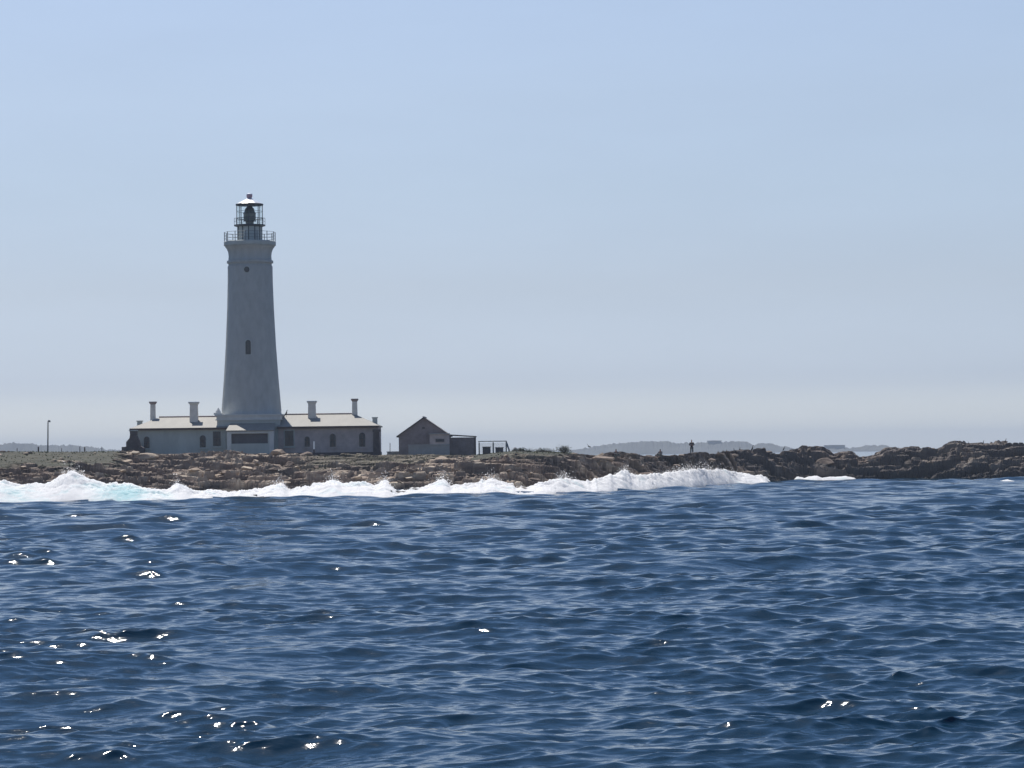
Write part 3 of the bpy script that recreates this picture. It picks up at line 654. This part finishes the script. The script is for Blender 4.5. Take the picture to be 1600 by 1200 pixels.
# end features of the wings
for root, bx, yr, u, v0, v1 in ((W1, bx1, yr1, 216, 657.5, 668), (W2, bx2, yr2, 584.5, 652, 662)):
    x = X(u, 300)-bx; MB().box(x-0.26, x+0.26, -0.3, 0.3, Z(u, v1, 300)-zg-0.2, Z(u, v0+1, 300)-zg).box(x-0.33, x+0.33, -0.37, 0.37, Z(u, v0+1, 300)-zg, Z(u, v0, 300)-zg+0.03).build('chimney', M_WALL, root)
x = X(586.5, 297)-bx2
MB().hexa([(x-0.33,-4.1,-0.3),(x+0.45,-4.1,-0.3),(x+0.45,-2.9,-0.3),(x-0.33,-2.9,-0.3),(x-0.28,-3.95,2.7),(x+0.33,-3.95,2.7),(x+0.33,-2.9,2.7),(x-0.28,-2.9,2.7)]).box(x-0.36, x+0.5, -4.05, -2.8, 2.702, 2.98).build('corner_pilaster', M_DARKST, W2)
# stepped stone buttress at the left end
xb = X(203, 295.5); g0 = 3.2
B = empty('stone_buttress', (xb, 295.5, g0), 'dark stepped stone buttress at the left end of the white cottage wing', 'buttress')
sp = [(-0.92,0),(-0.9,1.9),(-0.42,1.93),(-0.42,2.42),(-0.05,2.85),(0.0,3.2),(-0.02,3.6),(0.72,3.6),(0.7,3.1),(0.95,2.6),(1.1,2.0),(1.5,1.75),(1.6,0)]
MB().prism(sp, -0.45, 0.5).build('masonry', M_DARKST, B)
MB().box(-0.1, 0.8, -0.55, 0.6, 3.602, 3.72).build('coping', M_WALL, B)

# front bay at the foot of the tower, lean-to roof
def bay():
    yf = 294.6; root = empty('front_annex', (X(390, yf), yf, 3.4), 'low white annex with lean-to roof and wide dark opening below the lighthouse', 'annex')
    bx, by, bz = root.location; x0, x1 = X(354.5, yf)-bx, X(426, yf)-bx; zt = Z(390, 673, yf)-bz; zb2 = Z(390, 661.5, yf+2.6)-bz
    z0, z1 = Z(390, 693, yf)-bz, Z(390, 677.5, yf)-bz; xa, xb_ = X(360.5, yf)-bx, X(417.5, yf)-bx
    w_ = MB().box(x0, xa, 0, 2.6, 0, zt-0.05).box(xb_, x1, 0, 2.6, 0, zt-0.05).box(xa, xb_, 0.0, 2.6, 0, z0).box(xa, xb_, 0.0, 2.6, z1, zt-0.05)
    w_.build('wall', M_WALL, root)
    sh = MB().box(xa, xb_, 0.3, 0.35, z0, z1)
    sh.build('shutter', mat('dark_shutter', (0.10,0.10,0.115), 0.6, 0.25, 2.0, 0.2), root)
    p = MB().box(x0-0.06, x0+0.42, -0.1, -0.004, 0.6, zt-0.06).box(x1-0.42, x1+0.06, -0.1, -0.004, 0.6, zt-0.06).box(x0+0.421, x1-0.421, -0.08, -0.004, z1+0.03, z1+0.22)
    p.build('pilaster', M_TRIM, root)
    MB().hexa([(x0-0.15,-0.2,zt-0.04),(x1+0.15,-0.2,zt-0.04),(x1-0.1,2.55,zb2-0.06),(x0+0.05,2.55,zb2-0.06),(x0-0.15,-0.2,zt+0.05),(x1+0.15,-0.2,zt+0.05),(x1-0.1,2.55,zb2),(x0+0.05,2.55,zb2)]).build('roof', M_ROOF, root)
bay()
# dark bird perched on the right corner is built with the birds below

# ------------------------------------------------------------------ gabled shed
def shed():
    D = 293.0; root = empty('gabled_shed', (X(660, D), D, 3.2), 'dark brown gabled shed with a flat-roofed lean-to', 'shed')
    bx, by, bz = root.location; x = lambda u: X(u, D)-bx; z = lambda v: Z(660, v, D)-bz
    L = 8.0
    MB().prism([(x(622), -0.3), (x(701), -0.3), (x(701), z(680)), (x(661), z(654)), (x(622), z(680))], 0, L).build('wall', M_BRICK, root)
    r = MB()
    for a, b in ((618.5, 661), (703.5, 661)):
        r.prism([(x(a), z(682.8)), (x(b), z(653.4)), (x(b), z(651.6)), (x(a), z(681))] if a < b else [(x(a), z(682.8)), (x(b)+0.002, z(653.4)), (x(b)+0.002, z(651.6)), (x(a), z(681))], -0.25, L+0.2)
    rf = r.build('roof', M_SHROOF, root)
    MB().box(x(659.6), x(662.4), -0.28, L+0.2, z(652), z(650.6)).build('ridge_cap', M_CEM, rf)
    MB().box(x(659), x(663), -0.03, -0.002, z(670), z(667.5)).build('vent', M_PANE, root)
    MB().box(x(701)+0.003, x(740.5), 0.6, L-1, -0.3, z(684.2)).build('lean_to_wall', M_BRICK, root)
    MB().hexa([(x(701)+.004,0.4,z(680.8)),(x(742.5),0.4,z(683.6)),(x(742.5),L-.8,z(683.6)),(x(701)+.004,L-.8,z(680.8)),
               (x(701)+.004,0.4,z(679.2)),(x(742.5),0.4,z(682.2)),(x(742.5),L-.8,z(682.2)),(x(701)+.004,L-.8,z(679.2))]).build('lean_to_roof', M_SHROOF, root)
    MB().box(x(740.5)-0.02, x(740.5)+0.14, 0.5, 0.75, -0.3, z(684)).build('corner_post', M_DARKST, root)
    # front porch block with slit window
    MB().box(x(671), x(701.5), -1.5, -0.003, -0.3, z(679)).build('porch', M_RWALL, root)
    MB().box(x(669.5), x(702), -1.7, -0.1, z(679)+.002, z(677.6)).build('porch_roof', M_CEM, root)
    w_ = MB().box(x(679), x(695), -1.55, -1.497, z(691.5), z(685.5)).build('window', M_RWALL, root)
    MB().box(x(680.2), x(693.8), -1.57, -1.56, z(691), z(686.2)).build('pane', M_PANE, w_)
    wl = empty('low_wall', (X(668, 289.5), 289.5, 2.9), 'low grey rendered wall in front of the gabled shed', 'wall')
    xx = lambda u: X(u, 289.5)-wl.location.x; zz = lambda v: Z(668, v, 289.5)-2.9
    MB().box(xx(637), xx(701), 0, 0.35, -0.4, zz(696)).build('wall_face', M_CEM, wl)
    MB().box(xx(636.3), xx(701.7), -0.07, 0.42, zz(696)+.002, zz(694.3)).build('coping', M_CEM, wl)
shed()
# stub wall with post, left of the shed
tag(MB().box(-0.65, 0.62, 0, 0.3, -0.4, 0.5).box(-0.7, 0.65, -0.05, 0.35, 0.502, 0.6).build('garden_wall', M_CEM, loc=(X(613, 296), 296, Z(613, 714, 296))), 'short grey garden wall between the right cottage wing and the shed', 'wall')

# pen of posts and rails right of the shed
def pen():
    D = 292.0; root = empty('pen_fence', (X(770, D), D, ground(770, D)), 'grey post and rail pen with mesh, right of the shed', 'fence')
    bx, by, bz = root.location; x = lambda u: X(u, D)-bx; z = lambda v: Z(770, v, D)-bz
    for u, vt in ((747.5, 691), (769.5, 691), (789.8, 690.5)):
        MB().box(x(u)-0.07, x(u)+0.07, -0.07, 0.07, -0.4, z(vt)).build('post', M_METAL, root)
    MB().box(x(746), x(791), -0.045, 0.045, z(691.6)+.1, z(690.3)+.1).build('top_rail', M_METAL, root)
    MB().tube((x(790), 0.1, z(691)), (x(798.5), -1.0, z(716)), 0.09, 8).build('brace', M_METAL, root)
    for u in (755, 762.5): 
        pass
    ms = MB()
    for k in range(30):
        xx = x(748.5)+(x(789)-x(748.5))*k/29; ms.tube((xx, 0, 0.0), (xx, 0, z(691.8)), 0.008, 4)
    for k in range(9):
        zz = z(691.8)*(k+1)/10; ms.tube((x(748), 0.015, zz), (x(789.5), 0.015, zz), 0.008, 4)
    ms.build('wire_mesh', M_METAL, root)
    for u, vt in ((759, 699), (779, 700)):
        D2 = 294.5; g_ = ground(u, D2)
        o = MB().box(-0.42, 0.42, 0, 0.5, -0.2, Z(u, vt, D2)-g_).box(-0.47, 0.47, -0.05, 0.55, Z(u, vt, D2)-g_+.002, Z(u, vt, D2)-g_+.08).build('stone_trough', M_DARKST, loc=(X(u, D2), D2, g_))
        tag(o, ('left' if u < 770 else 'right')+' one of two dark low troughs behind the pen fence', 'trough', 'troughs behind the pen')
pen()
# pale upright stone and dark block right of the pen
g_ = ground(803.5, 294)
tag(MB().lathe([(0.24,-0.3),(0.24,0.35),(0.19,0.55),(0.08,0.68)], seg=10).build('marker_stone', M_CEM, loc=(X(803.5,294),294,Z(803,706,294)-0.2)), 'pale upright stone in the grass right of the pen', 'stone')

# white marker post with dark foot
D = 288; g_ = ground(489.5, D)
mp_ = empty('marker_post', (X(489.6, D), D, g_), 'slim white marker post in front of the right cottage wing', 'post')
MB().box(-0.07,0.07,-0.07,0.07, Z(489,702,D)-g_, Z(489,689.5,D)-g_).build('white_top', M_DOME, mp_)
MB().box(-0.09,0.09,-0.09,0.09,-0.3,Z(489,702,D)-g_-.002).build('dark_foot', M_DARKST, mp_)

# lamp pole at the left
D = 298; g_ = ground(74, D)
lp = empty('lamp_pole', (X(73.5, D), D, g_), 'tall thin grey lamp pole standing alone on the left grass', 'lamp pole')
hp = Z(74, 658.5, D)-g_
MB().tube((0,0,-0.4), (0.06,0,hp), 0.085, 10, 0.06).build('pole', M_METAL, lp)
MB().tube((0.06,0,hp-0.05), (0.22,-0.05,hp+0.04), 0.045, 8).build('arm', M_METAL, lp)
MB().hexa([(0.1,-0.2,hp-0.05),(0.34,-0.2,hp-0.09),(0.34,0.1,hp-0.09),(0.1,0.1,hp-0.05),(0.08,-0.16,hp+0.13),(0.3,-0.16,hp+0.12),(0.3,0.06,hp+0.12),(0.08,0.06,hp+0.13)]).build('lamp_head', M_DMETAL, lp)
# wooden posts in the grass at the left
for k, (u, vt, wd) in enumerate([(26,700,0.05),(59,698,0.09),(95,700,0.04),(124,697.5,0.05),(131.5,698.5,0.08),(158,698,0.04),(608,692,0.04)]):
    D = 300+k*0.7 if u < 500 else 297; g_ = ground(u, D)
    labs = ['thin leftmost post of the grass field, left of the lamp pole', 'thick weathered post just left of the lamp pole', 'post standing right of the lamp pole',
            'left post of a close pair halfway between the lamp pole and the cottage', 'stouter right post of the close pair between lamp pole and cottage', 'thin pole nearest the left end of the cottage', 'thin pole over the garden wall left of the shed']
    h = Z(u, vt, D)-g_
    o = MB().tube((0,0,-0.3), (random.uniform(-.03,.03),0,h-0.03), wd, 8, wd*0.85).tube((0,0,h-0.03), (0,0,h), wd*0.8, 8, wd*0.4).build('fence_post', M_WOOD, loc=(X(u, D), D, g_))
    tag(o, labs[k], 'post', 'posts on the flat ground')

# shrub on the skyline
def shrub(u, D, w_, h_, lab):
    g_ = ground(u, D); root = empty('shrub', (X(u, D), D, g_), lab, 'shrub')
    st = MB(); tips = []
    for k in range(26):
        a = random.uniform(0, 6.28); r = random.uniform(0.1, 1)*w_; tip = Vector((math.cos(a)*r, math.sin(a)*r*0.7, h_*random.uniform(0.5, 1)*(1-0.4*(r/w_)**2)))
        st.tube((0,0,0), tip, 0.02, 5, 0.008); tips.append(tip)
    st.build('stems', M_WOOD, root)
    V = []; F = []
    for tp in tips:
        for q in range(45):
            c = np.array(tp)*random.uniform(0.6, 1.0)+np.array([random.gauss(0, 0.17), random.gauss(0, 0.17), random.gauss(0, 0.12)]); c[2] = max(c[2], 0.02)
            V.append(c+rng.randn(3, 3)*0.035)
    V = np.concatenate(V); o = soup('foliage', V, np.arange(len(V)).reshape(-1, 3), M_LEAF); o.parent = root
shrub(880, 283, 1.0, 0.75, 'scraggly open shrub on the skyline right of the pen')
shrub(842, 285, 2.4, 0.30, 'low wide scrub clump between the pen and the taller shrub')
shrub(815, 286, 1.4, 0.36, 'small dark scrub clump next to the pale upright stone')

# ------------------------------------------------------------------ people
def skin_body(name, joints, edges, m, parent, sub=2):
    me = bpy.data.meshes.new(name); me.from_pydata([j[0] for j in joints], edges, []); me.update()
    o = bpy.data.objects.new(name, me); SC.collection.objects.link(o); o.parent = parent
    md = o.modifiers.new('skin', 'SKIN'); me.materials.append(m)
    for i, j in enumerate(joints):
        sv = me.skin_vertices[0].data[i]; sv.radius = (j[1], j[2] if len(j) > 2 else j[1]); sv.use_root = (i == 0)
    md.use_smooth_shade = True
    s_ = o.modifiers.new('sub', 'SUBSURF'); s_.levels = sub; s_.render_levels = sub
    return o
def person(u, D, g_, kind, lab, rz=0.0):
    root = empty('person', (X(u, D), D, g_), lab, 'person', rz=rz)
    if kind == 'stand':
        pel = (0,0,0.95); J = [(pel,.13,.10),((0,0,1.2),.14,.10),((0,0,1.42),.15,.09),((0,0,1.5),.06),((0,-.01,1.58),.055),((0,-.02,1.66),.085,.095),((0,-.02,1.74),.07)]
        E = [(0,1),(1,2),(2,3),(3,4),(4,5),(5,6)]
        arms = []; legs = []
        for s_ in (-1, 1):
            k = len(J); J += [((s_*.19,0,1.42),.06),((s_*.27,-.02,1.18),.048),((s_*.13,-.24,1.14),.036),((s_*.05,-.30,1.17),.034)]
            E += [(2,k),(k,k+1),(k+1,k+2),(k+2,k+3)]; arms.append(k)
            for q in range(4): J.append(((s_*.0-.005*s_,-.345,1.135+.022*q),.009)); E.append((k+3, len(J)-1))
            J.append(((s_*.05,-.33,1.23),.01)); E.append((k+3, len(J)-1))
            k = len(J); J += [((s_*.1,0,.88),.09),((s_*.11,-.02,.5),.065),((s_*.12,.02,.09),.04),((s_*.13,-.14,.04),.035)]
            E += [(0,k),(k,k+1),(k+1,k+2),(k+2,k+3)]; legs.append(k)
        skin_body('body', J, E, M_SKIN, root)
        jk = [((0,0,.9),.16,.13),((0,0,1.2),.165,.13),((0,0,1.42),.16,.11),((0,0,1.5),.08)]; je = [(0,1),(1,2),(2,3)]
        for s_ in (-1, 1):
            k = len(jk); jk += [((s_*.2,0,1.42),.08),((s_*.28,-.02,1.18),.065),((s_*.14,-.24,1.14),.05)]; je += [(2,k),(k,k+1),(k+1,k+2)]
        skin_body('jacket', jk, je, M_JACKET, root)
        tr = [((0,0,.93),.15,.12)]; te = []
        for s_ in (-1, 1):
            k = len(tr); tr += [((s_*.1,0,.84),.105),((s_*.11,-.02,.5),.085),((s_*.12,.02,.12),.07)]; te += [(0,k),(k,k+1),(k+1,k+2)]
        skin_body('trousers', tr, te, M_TROUS, root)
        hr = [((0,.02,1.70),.095),((0,.0,1.78),.085)]; skin_body('hair', hr, [(0,1)], M_JACKET, root)
        MB().box(-.012,.012,-.135,-.1,1.655,1.69).build('nose', M_SKIN, root)
    else:
        J = [((0,0,.14),.14,.12),((0,-.03,.38),.14,.1),((0,-.06,.6),.15,.09),((0,-.08,.68),.055),((0,-.10,.77),.085),((0,-.10,.85),.07)]
        E = [(0,1),(1,2),(2,3),(3,4),(4,5)]
        for s_ in (-1, 1):
            k = len(J); J += [((s_*.19,-.06,.58),.055),((s_*.25,-.2,.38),.045),((s_*.16,-.4,.42),.035),((s_*.12,-.45,.42),.03)]; E += [(2,k),(k,k+1),(k+1,k+2),(k+2,k+3)]
            for q in range(5): J.append(((s_*(.13-.02*q),-.5,.39+.008*q),.009)); E.append((k+3, len(J)-1))
            k = len(J); J += [((s_*.1,-.06,.13),.09),((s_*.15,-.42,.42),.07),((s_*.14,-.62,.04),.045),((s_*.14,-.76,.03),.035)]; E += [(0,k),(k,k+1),(k+1,k+2),(k+2,k+3)]
        skin_body('body', J, E, M_SKIN, root)
        jk = [((0,0,.12),.17,.14),((0,-.03,.38),.17,.13),((0,-.06,.6),.165,.11),((0,-.07,.67),.07)]; je = [(0,1),(1,2),(2,3)]
        for s_ in (-1, 1):
            k = len(jk); jk += [((s_*.2,-.06,.58),.075),((s_*.26,-.2,.38),.06),((s_*.17,-.38,.42),.05)]; je += [(2,k),(k,k+1),(k+1,k+2)]
        skin_body('jacket', jk, je, M_GREYC, root)
        tr = [((0,0,.13),.15,.13)]; te = []
        for s_ in (-1, 1):
            k = len(tr); tr += [((s_*.1,-.08,.14),.1),((s_*.15,-.42,.42),.085),((s_*.14,-.61,.1),.06)]; te += [(0,k),(k,k+1),(k+1,k+2)]
        skin_body('trousers', tr, te, M_TROUS, root)
        skin_body('hair', [((0,-.08,.81),.095),((0,-.09,.88),.08)], [(0,1)], M_JACKET, root)
DP = 311.5; sc_ = 1.0
person(1079.5, 318, ground(1079.5, 318), 'stand', 'person in a dark jacket and grey trousers standing upright on the skyline rocks')
person(960.5, 284, Z(960.5, 715, 284), 'sit', 'grey seated person low on the rocks, farther left from the standing one', 0.5)
person(1031, 297, Z(1031, 714.5, 297), 'sit', 'grey seated person between the standing person and the other seated one', -0.6)

# ------------------------------------------------------------------ seabirds
def bird(u, v, D, hgt, face, lab):
    zz = Z(u, v, D); k = hgt/0.62
    root = empty('seabird', (X(u, D), D, zz), lab, 'bird', 'seabirds perched on the rocks')
    f = face
    J = [((0,0,.24),.085,.075),((f*.05,0,.36),.075,.07),((f*.08,0,.46),.035),((f*.07,0,.54),.028),((f*.1,0,.585),.038),((f*.15,0,.585),.018),((f*.22,0,.575),.007),((-f*.1,0,.13),.045,.03),((-f*.18,0,.03),.025,.012)]
    o = skin_body('body', [(tuple(c*k for c in j[0]), *(r*k for r in j[1:])) for j in J], [(0,1),(1,2),(2,3),(3,4),(4,5),(5,6),(0,7),(7,8)], M_BIRD, root)
    for s_ in (-1, 1):
        MB().tube((0.02*f*k, s_*.035*k, -0.03), (0, s_*.03*k, .2*k), .012*k, 6).tube((0.02*f*k, s_*.035*k, -.0), (.09*f*k, s_*.05*k, -.01), .01*k, 5).build('leg', M_BIRD, root)
for a in [(446.3, 651, 298.6, 0.75, 1, 'black bird perched on the cornice right of the lighthouse foot'),
          (1146, 706, 340, 0.45, -1, 'small black bird, the leftmost of the pair just right of the standing person'),
          (1154, 705, 340, 0.5, 1, 'small black bird, the right one of the pair on the flat ledge'),
          (1173.5, 706.5, 340, 0.85, 1, 'biggest dark bird, upright on the ledge edge in the middle of the rocks'),
          (1191, 706, 344, 0.6, 1, 'dark bird perched on the small knob right of the biggest bird'),
          (1223, 705, 346, 0.6, 1, 'dark bird at the left foot of the rock plateau'),
          (1512.5, 695.5, 345, 0.45, -1, 'hunched bird right beside the highest rock at the far right'),
          (1534.5, 695.5, 346, 0.6, 1, 'thin upright bird, middle one of the three at the far right'),
          (1569.5, 692.5, 348, 0.6, 1, 'bird perched on the high point nearest the right edge')]: bird(*a)
def gull():
    D = 270; root = tag(empty('flying_bird', (X(919, D), D, Z(919, 697.5, D)), None, None), 'dark bird flying with raised wing over the rocks, left of the seated people', 'bird')
    skin_body('body', [((-.12,0,.0),.02),((0,0,-.03),.05),((.14,0,-.05),.04),((.2,0,-.05),.015)], [(0,1),(1,2),(2,3)], M_BIRD, root)
    for s_ in (-1, 1):
        a = [(.10, s_*.03, -.03), (-.03, s_*.03, -.03), (-.13, s_*.12, .14), (-.22, s_*.16, .30), (-.12, s_*.14, .17)]
        m_ = MB(); m_.add([(x, y, z) for x, y, z in a]+[(x, y+.012, z) for x, y, z in a], [(0,1,2,4), (4,2,3), (5,9,7,6), (9,8,7), (0,4,9,5), (4,3,8,9), (3,2,7,8), (2,1,6,7), (1,0,5,6)]); m_.build('wing', M_BIRD, root)
gull()

# ------------------------------------------------------------------ haze
def haze():
    m = bpy.data.materials.new('haze_air'); m.use_nodes = True
    n = m.node_tree.nodes; n.remove(n['Principled BSDF']); v = n.new('ShaderNodeVolumePrincipled')
    v.inputs['Color'].default_value = (0.74,0.855,1.0,1); v.inputs['Density'].default_value = 0.00016; v.inputs['Anisotropy'].default_value = 0.0
    m.node_tree.links.new(v.outputs[0], n['Material Output'].inputs['Volume'])
    o = MB().box(-9200, 9200, -9200, 9200, -4, 60).build('haze', m)
    tag(o, 'thin pale sea haze over the whole bay', 'haze', kind='stuff')
haze()
